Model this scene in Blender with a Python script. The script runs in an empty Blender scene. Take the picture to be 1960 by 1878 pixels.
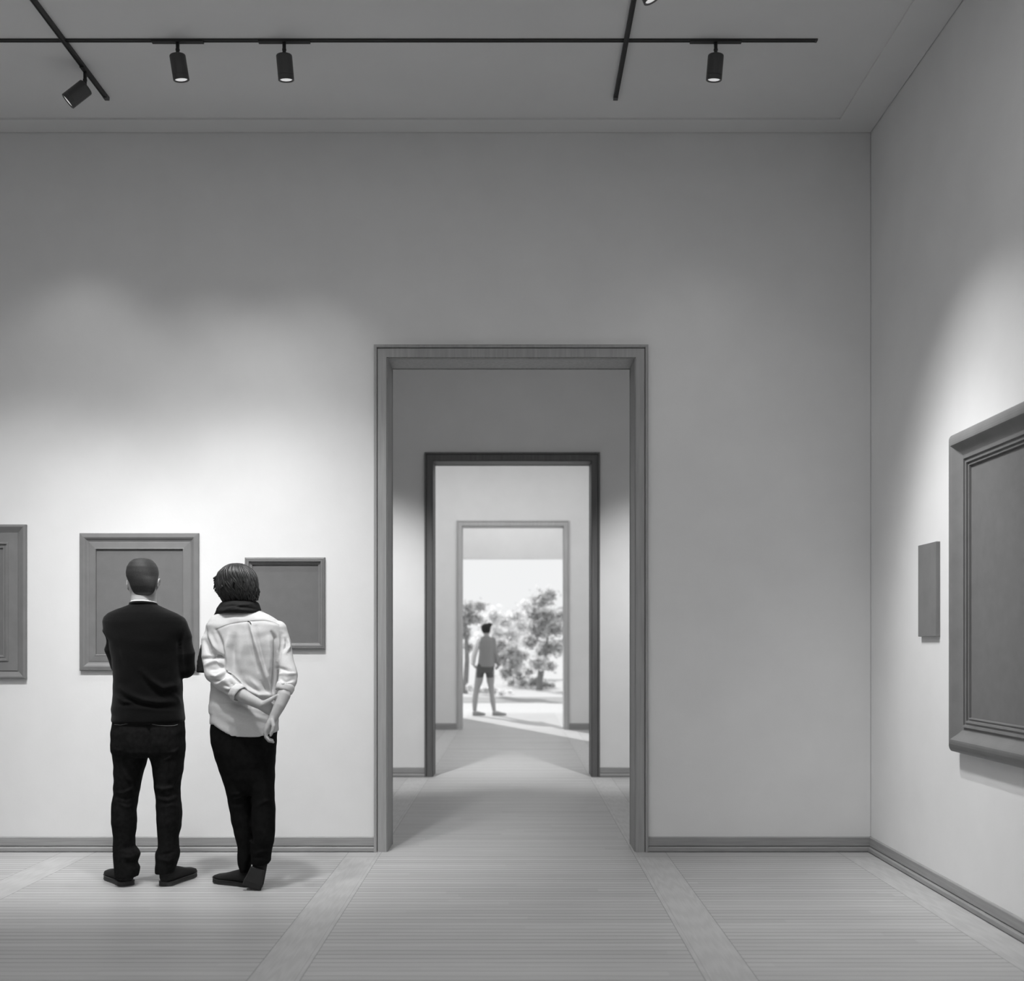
import bpy, bmesh, math, random
import numpy as np
from mathutils import Vector, Matrix, noise as mnoise

random.seed(7)
C = bpy.context.scene.collection
EYE = 1.33            # camera height in metres
F = 2000.0            # focal length in pixels of the 1960 x 1878 frame
VX, VY = 984.0, 1232.0
D1, D2, D3, D4 = 6.683, 10.43, 16.2, 18.9     # the four cross walls (front faces)
TH = 0.25             # wall thickness
XR, XL = 2.282, -4.70
YB = -4.0             # rear end of the room
ZC = 4.598            # ceiling border
ZP = 4.610            # ceiling panel
DX0, DX1, DZ = -0.808, 0.770, 3.150            # door openings

def at(px, py, D):
    return Vector(((px-VX)*D/F, D, EYE-(py-VY)*D/F))

# ------------------------------------------------------------------ materials
def mat(name, col, rough=0.6, spec=0.3, emit=None, metal=0.0):
    m = bpy.data.materials.new(name); m.use_nodes = True
    b = m.node_tree.nodes['Principled BSDF']
    b.inputs['Base Color'].default_value = (col, col, col, 1)
    b.inputs['Roughness'].default_value = rough
    b.inputs['Specular IOR Level'].default_value = spec
    b.inputs['Metallic'].default_value = metal
    if emit:
        b.inputs['Emission Color'].default_value = (1, 1, 1, 1)
        b.inputs['Emission Strength'].default_value = emit
    return m

def noisy(m, lo, hi, scale=(1, 1, 1), nscale=5.0, detail=4, bump=0.0, bscale=None, bdist=0.002, rough=0.55):
    nt = m.node_tree; n = nt.nodes; l = nt.links; b = n['Principled BSDF']
    tc = n.new('ShaderNodeTexCoord'); mp = n.new('ShaderNodeMapping')
    mp.inputs['Scale'].default_value = scale
    l.new(tc.outputs['Object'], mp.inputs['Vector'])
    nz = n.new('ShaderNodeTexNoise'); nz.inputs['Scale'].default_value = nscale
    nz.inputs['Detail'].default_value = detail; nz.inputs['Roughness'].default_value = rough
    l.new(mp.outputs['Vector'], nz.inputs['Vector'])
    mr = n.new('ShaderNodeMapRange')
    mr.inputs['From Min'].default_value = 0.28; mr.inputs['From Max'].default_value = 0.72
    mr.inputs['To Min'].default_value = lo; mr.inputs['To Max'].default_value = hi
    l.new(nz.outputs['Fac'], mr.inputs['Value'])
    l.new(mr.outputs['Result'], b.inputs['Base Color'])
    if bump:
        nb = n.new('ShaderNodeTexNoise'); nb.inputs['Scale'].default_value = bscale or nscale
        nb.inputs['Detail'].default_value = 3
        l.new(mp.outputs['Vector'], nb.inputs['Vector'])
        bp = n.new('ShaderNodeBump'); bp.inputs['Strength'].default_value = bump
        bp.inputs['Distance'].default_value = bdist
        l.new(nb.outputs['Fac'], bp.inputs['Height']); l.new(bp.outputs['Normal'], b.inputs['Normal'])
    return m

M = {}
M['wall'] = noisy(mat('plaster', .8, .9, .1), .79, .83, (1, 1, 1), 3.0, 6, .15, 60, .002)
M['ceil'] = noisy(mat('ceiling_paint', .7, .9, .1), .74, .77, (1, 1, 1), 2.0, 4)
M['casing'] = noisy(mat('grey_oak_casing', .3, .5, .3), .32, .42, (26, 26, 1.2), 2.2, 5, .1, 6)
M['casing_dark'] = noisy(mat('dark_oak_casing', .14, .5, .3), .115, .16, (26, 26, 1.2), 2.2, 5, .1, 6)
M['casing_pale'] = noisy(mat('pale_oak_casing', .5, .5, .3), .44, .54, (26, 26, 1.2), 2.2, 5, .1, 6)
M['base'] = noisy(mat('grey_oak_skirting', .3, .5, .3), .28, .37, (1.5, 1.5, 40), 2.2, 5, .1, 6)
M['frame'] = noisy(mat('grey_frame_paint', .2, .5, .35), .185, .215, (1, 1, 1), 9, 4, .1, 120, .001)
M['canvas'] = noisy(mat('grey_canvas', .17, .8, .15), .165, .185, (1, 1, 1), 14, 6, .25, 320, .001)
M['black'] = mat('black_track', .03, .45, .4)
M['lampgrey'] = mat('dark_lamp_metal', .06, .4, .5)
M['lens'] = mat('lamp_lens', .6, .4, .3, emit=.5)
M['skin'] = noisy(mat('skin', .5, .55, .3), .44, .50, (1, 1, 1), 20, 4)
M['skin_far'] = mat('skin_tan', .38, .6, .3)
M['sweater'] = noisy(mat('black_knit', .012, .9, .04), .004, .007, (1, 1, 6), 60, 3, .4, 260, .0015)
M['sweater'].node_tree.nodes['Principled BSDF'].inputs['Sheen Weight'].default_value = .10
M['sweater'].node_tree.nodes['Principled BSDF'].inputs['Sheen Roughness'].default_value = .5
M['jeans'] = noisy(mat('black_denim', .015, .85, .05), .008, .015, (1, 1, 1), 50, 4, .3, 400, .001)
M['trousers'] = noisy(mat('black_cotton', .011, .85, .05), .006, .010, (1, 1, 1), 40, 4)
M['shoe'] = mat('dark_suede', .02, .8, .2)
M['sole'] = mat('grey_rubber', .055, .7, .2)
M['soledark'] = mat('dark_rubber', .03, .7, .2)
M['shirt'] = noisy(mat('pale_shirt_cotton', .63, .9, .08), .595, .665, (1, 1, 5), 90, 3, .15, 500, .0008)
M['scarf'] = noisy(mat('black_scarf', .016, .8, .2), .012, .022, (1, 1, 3), 60, 3, .2, 300, .001)
M['white'] = mat('white_tee', .8, .8, .1)
M['stitch'] = mat('pale_stitching', .22, .7, .2)
M['seam'] = mat('shirt_seam', .36, .9, .1)
M['hair'] = noisy(mat('dark_hair', .03, .42, .5), .006, .030, (1, 1, 1), 60, 4)
M['buzz'] = noisy(mat('cropped_hair', .05, .6, .3), .008, .05, (1, 1, 1), 420, 3, .5, 420, .002, .7)
nt = M['buzz'].node_tree; bs = nt.nodes['Principled BSDF']; src = bs.inputs['Base Color'].links[0].from_socket
tcz = nt.nodes.new('ShaderNodeTexCoord'); spz = nt.nodes.new('ShaderNodeSeparateXYZ'); nt.links.new(tcz.outputs['Object'], spz.inputs[0])
mz = nt.nodes.new('ShaderNodeMapRange'); mz.inputs['From Min'].default_value = 1.590; mz.inputs['From Max'].default_value = 1.612
mz.inputs['To Min'].default_value = .10; mz.inputs['To Max'].default_value = 0
nt.links.new(spz.outputs['Z'], mz.inputs['Value'])
adz = nt.nodes.new('ShaderNodeMath'); adz.operation = 'ADD'; nt.links.new(src, adz.inputs[0]); nt.links.new(mz.outputs[0], adz.inputs[1])
nt.links.new(adz.outputs[0], bs.inputs['Base Color'])
M['far_top'] = mat('grey_jacket', .27, .9, .1)
M['far_shorts'] = mat('dark_shorts', .12, .9, .1)
M['far_shoe'] = mat('pale_canvas_shoes', .4, .8, .1)
M['far_hair'] = mat('dark_brown_hair', .03, .7, .2)
M['bark'] = noisy(mat('bark', .2, .9, .1), .15, .28, (4, 4, 1), 6, 4)
M['ground'] = noisy(mat('pale_gravel', .55, .95, .05), .5, .62, (1, 1, 1), 30, 6)
M['ground_shadow'] = noisy(mat('hedge_shadow_tone', .4, .95, .05), .3, .42, (1, 1, 1), 12, 6)  # darker tone standing in for the hedge shadow

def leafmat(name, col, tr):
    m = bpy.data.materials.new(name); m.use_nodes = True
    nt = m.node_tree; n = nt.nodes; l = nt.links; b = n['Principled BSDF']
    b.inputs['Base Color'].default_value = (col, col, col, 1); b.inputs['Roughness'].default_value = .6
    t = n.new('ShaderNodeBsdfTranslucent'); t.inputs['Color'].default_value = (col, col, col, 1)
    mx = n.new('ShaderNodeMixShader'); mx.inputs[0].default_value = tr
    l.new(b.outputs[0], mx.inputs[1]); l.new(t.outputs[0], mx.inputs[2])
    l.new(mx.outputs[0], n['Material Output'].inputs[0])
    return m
M['far_sleeve'] = leafmat('sunlit_sleeve_white', .92, .6)  # white translucent colour imitates sun on the left arm
M['leaf'] = leafmat('leaf_grey', .62, .55)  # leaf colour lightened to carry the bleached garden haze
M['leaf_hazed'] = leafmat('leaf_hazed', .82, .55)  # lighter still: haze put into the leaf colour

def floor_material():
    m = bpy.data.materials.new('oak_floor_boards'); m.use_nodes = True
    nt = m.node_tree; n = nt.nodes; l = nt.links; b = n['Principled BSDF']
    b.inputs['Roughness'].default_value = .5; b.inputs['Specular IOR Level'].default_value = .25
    tc = n.new('ShaderNodeTexCoord'); sp = n.new('ShaderNodeSeparateXYZ')
    l.new(tc.outputs['Object'], sp.inputs[0])
    X, Y = sp.outputs['X'], sp.outputs['Y']
    def mth(op, a, c=None, d=None):
        k = n.new('ShaderNodeMath'); k.operation = op
        for i, v in enumerate((a, c, d)):
            if v is None: continue
            if isinstance(v, (int, float)): k.inputs[i].default_value = v
            else: l.new(v, k.inputs[i])
        return k.outputs[0]
    bands = [(-2.775, .107), (-.950, .105), (.860, .105), (2.20, .135), (-4.6, .12)]
    mask = None; line = None
    for c, h in bands:
        d = mth('ABSOLUTE', mth('SUBTRACT', X, c))
        k = mth('LESS_THAN', d, h)
        e = mth('LESS_THAN', mth('ABSOLUTE', mth('SUBTRACT', d, h)), .0022)
        mask = k if mask is None else mth('MAXIMUM', mask, k)
        line = e if line is None else mth('MAXIMUM', line, e)
    for xx in (.778, -.866):
        e = mth('MULTIPLY', mth('LESS_THAN', mth('ABSOLUTE', mth('SUBTRACT', X, xx)), .0018), .45)
        line = mth('MAXIMUM', line, e)
    # plain cross strips against the walls and at the thresholds
    strip = None
    for y0, y1 in ((6.52, D1), (D2-.08, D2), (D3-.08, D3)):
        k = mth('MULTIPLY', mth('GREATER_THAN', Y, y0), mth('LESS_THAN', Y, y1))
        strip = k if strip is None else mth('MAXIMUM', strip, k)
        e = mth('LESS_THAN', mth('ABSOLUTE', mth('SUBTRACT', Y, y0)), .005)
        line = mth('MAXIMUM', line, e)
    mask = mth('MULTIPLY', mask, mth('SUBTRACT', 1.0, strip))
    W = .057
    yp = mth('DIVIDE', mth('SUBTRACT', 6.52, Y), W)
    idx = mth('FLOOR', yp); fr = mth('FRACT', yp)
    # board ends
    wn0 = n.new('ShaderNodeTexWhiteNoise'); wn0.noise_dimensions = '1D'; l.new(idx, wn0.inputs['W'])
    seg = mth('FLOOR', mth('ADD', mth('DIVIDE', X, 2.3), mth('MULTIPLY', wn0.outputs['Value'], 5.0)))
    cmb = n.new('ShaderNodeCombineXYZ'); l.new(idx, cmb.inputs[0]); l.new(seg, cmb.inputs[1])
    wn = n.new('ShaderNodeTexWhiteNoise'); wn.noise_dimensions = '2D'; l.new(cmb.outputs[0], wn.inputs['Vector'])
    tone = mth('MULTIPLY', mth('SUBTRACT', wn.outputs['Value'], .5), .06)
    # thin dark joint and a narrower groove in the middle of each board
    dj = mth('MINIMUM', fr, mth('SUBTRACT', 1.0, fr))
    joint = n.new('ShaderNodeMapRange'); joint.inputs['From Min'].default_value = .0
    joint.inputs['From Max'].default_value = .17; joint.inputs['To Min'].default_value = 1; joint.inputs['To Max'].default_value = 0
    l.new(dj, joint.inputs['Value'])
    jamt = mth('MULTIPLY', joint.outputs['Result'], mth('ADD', .2, mth('MULTIPLY', wn0.outputs['Value'], .8)))
    def grain(scale, ns, det=5, dist=0.6):
        mp = n.new('ShaderNodeMapping'); mp.inputs['Scale'].default_value = scale
        l.new(tc.outputs['Object'], mp.inputs['Vector'])
        nz = n.new('ShaderNodeTexNoise'); nz.inputs['Scale'].default_value = ns
        nz.inputs['Detail'].default_value = det; nz.inputs['Distortion'].default_value = dist
        l.new(mp.outputs['Vector'], nz.inputs['Vector'])
        return nz.outputs['Fac']
    gx = mth('MULTIPLY', mth('SUBTRACT', grain((.8, 30, 1), 3.0), .5), .17)
    wv = n.new('ShaderNodeTexWave'); wv.wave_type = 'RINGS'; wv.rings_direction = 'X'
    mpw = n.new('ShaderNodeMapping'); mpw.inputs['Scale'].default_value = (9, .55, 1)
    l.new(tc.outputs['Object'], mpw.inputs['Vector']); l.new(mpw.outputs[0], wv.inputs['Vector'])
    wv.inputs['Scale'].default_value = 2.2; wv.inputs['Distortion'].default_value = 7
    wv.inputs['Detail'].default_value = 3; wv.inputs['Detail Scale'].default_value = 1.4
    gy = mth('ADD', mth('MULTIPLY', mth('SUBTRACT', wv.outputs['Fac'], .5), .040),
             mth('MULTIPLY', mth('SUBTRACT', grain((34, .9, 1), 3.0), .5), .10))
    base = .47
    plank = mth('SUBTRACT', mth('ADD', mth('ADD', base, tone), gx), mth('MULTIPLY', jamt, .25))
    band = mth('ADD', base+.012, gy)
    plain = mth('ADD', base-.015, gx)
    v = mth('ADD', mth('MULTIPLY', plank, mth('SUBTRACT', 1.0, mask)), mth('MULTIPLY', band, mask))
    v = mth('ADD', mth('MULTIPLY', v, mth('SUBTRACT', 1.0, strip)), mth('MULTIPLY', plain, strip))
    v = mth('MULTIPLY', v, mth('SUBTRACT', 1.0, mth('MULTIPLY', line, .36)))
    l.new(v, b.inputs['Base Color'])
    return m
M['floor'] = floor_material()

# ------------------------------------------------------------------ builders
class MB:
    def __init__(s): s.bm = bmesh.new()
    def box(s, x0, x1, y0, y1, z0, z1):
        r = bmesh.ops.create_cube(s.bm, size=1)
        for v in r['verts']:
            v.co = Vector((x0+(v.co.x+.5)*(x1-x0), y0+(v.co.y+.5)*(y1-y0), z0+(v.co.z+.5)*(z1-z0)))
        return s
    def rings(s, rings, cap=True, closed=False):
        R = [[s.bm.verts.new(p) for p in r] for r in rings]
        n = len(R[0])
        pairs = list(zip(R[:-1], R[1:]))
        if closed: pairs.append((R[-1], R[0]))
        for a, b in pairs:
            for i in range(n):
                j = (i+1) % n
                s.bm.faces.new((a[i], a[j], b[j], b[i]))
        if cap and not closed:
            s.bm.faces.new(list(reversed(R[0]))); s.bm.faces.new(R[-1])
        return s
    def loft(s, rows, D, n=2.4, seg=32, inset=0.0, zf=None):
        """rows: (py, left px, right px, half depth m, depth offset m)"""
        out = []
        for row in rows:
            py, L, R, hd = row[:4]; yc = row[4] if len(row) > 4 else 0.0
            d = D+yc
            a = at(L, py, d); b = at(R, py, d)
            cx = (a.x+b.x)/2; rx = max((b.x-a.x)/2-inset, .004); ry = max(hd-inset, .004)
            ring = []
            for i in range(seg):
                t = 2*math.pi*i/seg; c, q = math.cos(t), math.sin(t)
                x = cx+rx*math.copysign(abs(c)**(2/n), c); y = d+ry*math.copysign(abs(q)**(2/n), q)
                ring.append(Vector((x, y, a.z)))
            out.append(ring)
        if zf: out = zf(out)
        return s.rings(out)
    def tube(s, path, radii, seg=16, up=(0, 0, 1), round_ends=True):
        path = [Vector(p) for p in path]; up = Vector(up)
        if not isinstance(radii, (list, tuple)): radii = [radii]*len(path)
        radii = [(r if isinstance(r, tuple) else (r, r)) for r in radii]
        tg = []
        for i in range(len(path)):
            a = path[max(i-1, 0)]; b = path[min(i+1, len(path)-1)]
            tg.append((b-a).normalized())
        pts = list(zip(path, tg, radii))
        if round_ends:
            p, t, r = pts[0]; k = min(r)
            st = [(p-t*k*.95, t, (r[0]*.3, r[1]*.3)), (p-t*k*.75, t, (r[0]*.66, r[1]*.66)), (p-t*k*.4, t, (r[0]*.91, r[1]*.91))]
            p, t, r = pts[-1]; k = min(r)
            en = [(p+t*k*.4, t, (r[0]*.91, r[1]*.91)), (p+t*k*.75, t, (r[0]*.66, r[1]*.66)), (p+t*k*.95, t, (r[0]*.3, r[1]*.3))]
            pts = st+pts+en
        rings = []; last = None
        for p, t, r in pts:
            u = up-t*up.dot(t)
            if u.length < .05: u = last if last is not None else t.orthogonal()
            u = (u-t*u.dot(t)).normalized(); last = u
            w = t.cross(u)
            rings.append([p+u*r[0]*math.cos(2*math.pi*i/seg)+w*r[1]*math.sin(2*math.pi*i/seg) for i in range(seg)])
        return s.rings(rings)
    def ball(s, c, r, seg=14):
        q = bmesh.ops.create_uvsphere(s.bm, u_segments=seg, v_segments=seg//2+2, radius=1)
        r = r if isinstance(r, tuple) else (r, r, r)
        for v in q['verts']:
            v.co = Vector(c)+Vector((v.co.x*r[0], v.co.y*r[1], v.co.z*r[2]))
        return s
    def build(s, name, m, parent=None, smooth=False, loc=None):
        bmesh.ops.recalc_face_normals(s.bm, faces=s.bm.faces[:])
        me = bpy.data.meshes.new(name); s.bm.to_mesh(me); s.bm.free()
        return link(name, me, m, parent, smooth, loc)
    def fused(s, name, m, parent, voxel=.005, smooth_it=6, post=None):
        bmesh.ops.recalc_face_normals(s.bm, faces=s.bm.faces[:])
        me = bpy.data.meshes.new('work'); s.bm.to_mesh(me); s.bm.free()
        o = bpy.data.objects.new('work', me); C.objects.link(o)
        r = o.modifiers.new('r', 'REMESH'); r.mode = 'VOXEL'; r.voxel_size = voxel; r.adaptivity = 0
        k = o.modifiers.new('s', 'SMOOTH'); k.factor = .5; k.iterations = smooth_it
        dg = bpy.context.evaluated_depsgraph_get(); dg.update()
        nm = bpy.data.meshes.new_from_object(o.evaluated_get(dg))
        bpy.data.objects.remove(o); bpy.data.meshes.remove(me)
        nm.name = name
        if post: post(nm)
        return link(name, nm, m, parent, True)

def link(name, me, m, parent=None, smooth=False, loc=None):
    if m: 
        me.materials.clear(); me.materials.append(m)
    if smooth: me.polygons.foreach_set('use_smooth', [True]*len(me.polygons))
    o = bpy.data.objects.new(name, me); C.objects.link(o)
    if loc is not None:
        lv = Vector(loc); me.transform(Matrix.Translation(-lv)); o.location = lv
    if parent:
        o.parent = parent
        o.matrix_parent_inverse = parent_world(parent).inverted()
    return o
def parent_world(o):
    m = Matrix.Translation(o.location) @ o.rotation_euler.to_matrix().to_4x4()
    if o.parent: m = parent_world(o.parent) @ o.matrix_parent_inverse @ m
    return m
def thing(name, label, cat, loc=(0, 0, 0), group=None):
    o = bpy.data.objects.new(name, None); C.objects.link(o); o.empty_display_size = .1
    o.location = loc; o['label'] = label; o['category'] = cat
    if group: o['group'] = group
    return o
def tag(o, label, cat, group=None):
    o['label'] = label; o['category'] = cat
    if group: o['group'] = group
    return o
def struct(o, label, cat):
    o['kind'] = 'structure'; o['label'] = label; o['category'] = cat
    return o

# ------------------------------------------------------------------ setting
b = MB(); b.box(XL-.3, XR+.3, YB-.3, 20.05, -.2, 0)
struct(b.build('floor', M['floor']), 'grey oak board floor with wide cross bands running through all rooms', 'floor')

b = MB()
b.box(XL-.3, XR+.3, YB-.3, D4+TH, ZP, ZP+.2)
g = .004
x0, x1, y1, y0 = XL+g, XR-g, D1-g, YB
bw = .245
b.box(x0, x1, y1-.16, y1, ZC, ZP+.001)
b.box(x1-bw, x1, y0, y1-.16, ZC, ZP+.001)
b.box(x0, x0+bw, y0, y1-.16, ZC, ZP+.001)
struct(b.build('ceiling', M['ceil']), 'pale grey ceiling with a narrow lowered border', 'ceiling')

def cross_wall(name, D, label, a=DX0-.02, c=DX1+.02, top=DZ+.02, gap=True):
    b = MB()
    e = .0022 if gap else 0
    zt = ZP+.05
    b.box(XL-.1, a, D, D+TH, 0, zt)
    b.box(c, XR-e, D, D+.006, 0, zt); b.box(c, XR+.1, D+.006, D+TH, 0, zt)
    b.box(a, c, D, D+TH, top, zt)
    return struct(b.build(name, M['wall']), label, 'wall')
cross_wall('wall_back', D1, 'tall plaster wall with the nearest doorway and pictures')
cross_wall('wall_middle', D2, 'plaster wall of the second room seen through the nearest doorway', gap=False)
cross_wall('wall_far', D3, 'pale plaster wall with the third doorway', gap=False)
cross_wall('wall_outer', D4, 'pale outer wall whose wide opening looks onto the garden', -1.12, 1.9, EYE+(VY-1069)*D4/F, gap=False)
b = MB(); b.box(XR, XR+.2, YB, D4+TH, 0, ZP+.05)
struct(b.build('wall_right', M['wall']), 'plaster side wall on the right carrying the large framed picture', 'wall')
b = MB(); b.box(XL-.2, XL, YB, D4+TH, 0, ZP+.05)
struct(b.build('wall_left', M['wall']), 'plaster side wall on the left of the gallery', 'wall')
b = MB(); b.box(XL-.2, XR+.2, YB-.2, YB, 0, ZP+.05)
struct(b.build('wall_front', M['wall']), 'plaster wall behind the viewer', 'wall')

CAS = [(0, -.004), (0, .010), (.006, .010), (.006, .022), (.058, .022), (.062, .022), (.062, .006), (.067, .006), (.067, .030), (.075, .033), (.085, .030), (.085, -.004)]
CAS = [(u, v) for u, v in CAS]
def casing(D, sgn):
    """U-shaped architrave; sgn -1: on the near face, +1 on the far face"""
    b = MB(); rings = []
    yf = D if sgn < 0 else D+TH
    for (cx, cz, dx, dz) in ((DX0, 0, -1, 0), (DX0, DZ, -1, 1), (DX1, DZ, 1, 1), (DX1, 0, 1, 0)):
        rings.append([Vector((cx+dx*u, yf+sgn*v, cz+dz*u)) for u, v in CAS])
    b.rings(rings)
    return b
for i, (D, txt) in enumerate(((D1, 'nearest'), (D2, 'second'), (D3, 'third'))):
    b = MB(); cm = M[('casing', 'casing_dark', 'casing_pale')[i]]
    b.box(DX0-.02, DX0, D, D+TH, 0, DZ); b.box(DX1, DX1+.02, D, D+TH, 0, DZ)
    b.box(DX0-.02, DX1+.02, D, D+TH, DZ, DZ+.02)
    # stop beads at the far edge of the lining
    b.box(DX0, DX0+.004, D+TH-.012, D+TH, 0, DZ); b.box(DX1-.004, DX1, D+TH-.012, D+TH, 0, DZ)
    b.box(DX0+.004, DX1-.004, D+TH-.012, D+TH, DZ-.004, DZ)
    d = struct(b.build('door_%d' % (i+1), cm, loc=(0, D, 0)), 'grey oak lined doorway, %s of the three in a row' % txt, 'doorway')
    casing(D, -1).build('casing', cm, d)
    if i < 2: casing(D, 1).build('casing', cm, d)

BASE = [(0, .095), (.011, .095), (.016, .091), (.016, .040), (.009, .038), (.009, .034), (.023, .032), (.028, .027), (.028, .006), (.019, .005), (.019, 0), (0, 0)]
def skirt(p, q, nrm, name, label):
    p, q, nr = Vector(p), Vector(q), Vector(nrm)
    b = MB(); b.rings([[e+nr*v+Vector((0, 0, z)) for v, z in BASE] for e in (p, q)])
    return struct(b.build(name, M['base']), label, 'baseboard')
CO0, CO1 = DX0-.085, DX1+.085
skirt((XL, D1, 0), (CO0, D1, 0), (0, -1, 0), 'baseboard_left', 'grey oak baseboard left of the nearest doorway')
skirt((CO1, D1, 0), (XR, D1, 0), (0, -1, 0), 'baseboard_back', 'grey oak baseboard between the nearest doorway and the corner')
skirt((XR, YB, 0), (XR, D1, 0), (-1, 0, 0), 'baseboard_right', 'grey oak baseboard along the right side wall')
skirt((XL, D2, 0), (CO0, D2, 0), (0, -1, 0), 'baseboard_middle_left', 'baseboard left of the second doorway')
skirt((CO1, D2, 0), (XR, D2, 0), (0, -1, 0), 'baseboard_middle_right', 'baseboard right of the second doorway')
skirt((XL, D3, 0), (CO0, D3, 0), (0, -1, 0), 'baseboard_far_left', 'baseboard left of the third doorway')
skirt((CO1, D3, 0), (XR, D3, 0), (0, -1, 0), 'baseboard_far_right', 'baseboard right of the third doorway')

# ------------------------------------------------------------------ pictures
def picture(name, label, w, h, prof, origin, ang=0.0, group=None, canvas_v=None, cmat='canvas'):
    """prof: (inset from outer edge, height above wall); local x along the wall, -y out of it"""
    t = thing(name, label, 'picture', origin, group)
    R = Matrix.Translation(Vector(origin)) @ Matrix.Rotation(ang, 4, 'Z')
    b = MB(); rings = []
    pr = [(prof[0][0], 0.0)]+prof+[(prof[-1][0], .002)]
    for sx, sz in ((-1, -1), (1, -1), (1, 1), (-1, 1)):
        rings.append([R @ Vector((sx*(w/2-u), -v, sz*(h/2-u))) for u, v in pr])
    b.rings(rings, closed=True)
    f = b.build('frame', M['frame'], t)
    u, v = prof[-1]
    v = canvas_v if canvas_v is not None else v-.0012
    b = MB(); b.box(-w/2+u-.003, w/2-u+.003, -v, -.0004, -h/2+u-.003, h/2-u+.003)
    b.bm.transform(R)
    b.build('canvas', M[cmat], t)
    return t
k = (D1-.02)/F        # metres per pixel at the front of the frames
def on_wall(l, r, t, bt): 
    return ((l+r)/2-VX)*k, EYE-((t+bt)/2-VY)*k, (r-l)*k, (bt-t)*k
cx, cz, w, h = on_wall(-262, 49.5, 1004, 1300)
picture('framed_picture', 'grey framed blank picture with stepped inner moulding, cut by the left picture edge', w, h,
        [(0, .022), (.010, .026), (.016, .026), (.046, .012), (.052, .010), (.054, .015), (.112, .014), (.116, .020), (.124, .020), (.126, .012), (.138, .010), (.140, .014), (.148, .013), (.150, .006), (.154, .005)],
        (cx, D1-.001, cz))
cx, cz, w, h = on_wall(152, 380, 1020.5, 1284)
picture('framed_picture', 'grey framed blank picture with coved moulding behind the man in black sweater', w, h,
        [(0, .018), (.004, .021), (.026, .024), (.034, .021), (.046, .012), (.054, .009), (.062, .011), (.094, .014), (.099, .016), (.102, .014), (.103, .005)],
        (cx, D1-.001, cz))
cx, cz, w, h = on_wall(468.5, 622, 1067, 1243)
picture('framed_picture', 'small landscape grey framed blank picture beside the person in pale shirt', w, h,
        [(0, .018), (.005, .025), (.010, .027), (.013, .025), (.016, .028), (.026, .027), (.029, .016), (.035, .012), (.041, .010), (.045, .011), (.046, .004)],
        (cx, D1-.001, cz))
# right wall: local x runs along -Y ... rotate so that local -y points to -X
cy0, cy1 = 5.595, 5.842
picture('framed_picture', 'narrow grey panel picture on the right wall between corner and large frame', cy1-cy0, .508,
        [(0, .021), (.0015, .0225), (.030, .0225), (.0305, .0218), (.031, .0224)],
        (XR-.001, (cy0+cy1)/2, 1.623), -math.pi/2, canvas_v=.0224, cmat='frame')
def cove():
    p = [(0, .036), (.002, .044), (.008, .053), (.018, .062), (.030, .070), (.044, .076), (.058, .079), (.068, .0795)]
    for i in range(1, 9):
        q = i/8
        p.append((.068+.062*q, .0795-.0425*math.sin(q*math.pi/2)**1.15))
    p += [(.134, .037), (.135, .047), (.146, .046), (.147, .037), (.158, .037), (.159, .043), (.168, .042), (.169, .031), (.177, .030), (.178, .035), (.184, .034), (.185, .024)]
    return p
picture('framed_picture', 'large deep coved grey framed blank picture cut by the right picture edge', 2.0, 1.616, cove(),
        (XR-.001, 5.345-1.0, 1.587), -math.pi/2)

# ------------------------------------------------------------------ ceiling tracks and spotlights
def track_x(name, label, x0, x1, y):
    t = thing(name, label, 'track', ((x0+x1)/2, y, ZP))
    b = MB(); b.box(x0, x1, y-.0125, y+.0125, ZP-.006, ZP); 
    b.box(x0, x1, y-.0125, y-.008, ZP-.008, ZP-.006); b.box(x0, x1, y+.008, y+.0125, ZP-.008, ZP-.006)
    b.build('rail', M['black'], t)
    b = MB(); b.box(x1, x1+.012, y-.013, y+.013, ZP-.009, ZP); b.build('end_cap', M['lampgrey'], t)
    return t
def track_y(name, label, x, y0, y1, cross):
    t = thing(name, label, 'track', (x, (y0+y1)/2, ZP))
    b = MB()
    b.box(x-.0125, x+.0125, y0, y1, ZP-.016, ZP-.0085)
    b.box(x-.0125, x-.007, y0, y1, ZP-.020, ZP-.016); b.box(x+.007, x+.0125, y0, y1, ZP-.020, ZP-.016)
    b.box(x-.0125, x+.0125, y0, cross-.014, ZP-.0085, ZP); b.box(x-.0125, x+.0125, cross+.014, y1, ZP-.0085, ZP)
    b.build('rail', M['black'], t)
    b = MB(); b.box(x-.0135, x+.0135, y1, y1+.035, ZP-.021, ZP); b.build('end_cap', M['lampgrey'], t)
    return t
YT = 3.279*F/(VY-76.5)
track_x('ceiling_track', 'long thin black ceiling track running across the picture', XL+.4, (1560-VX)*YT/F, YT)
ye = 3.262*F/(VY-186)
xa, xb = (201-VX)*ye/F, (1179-VX)*ye/F
track_y('ceiling_track', 'black ceiling track running towards the wall at upper left', xa, .8, ye, YT)
track_y('ceiling_track', 'black ceiling track running towards the wall above the doorway', xb, .8, ye, YT)

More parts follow.
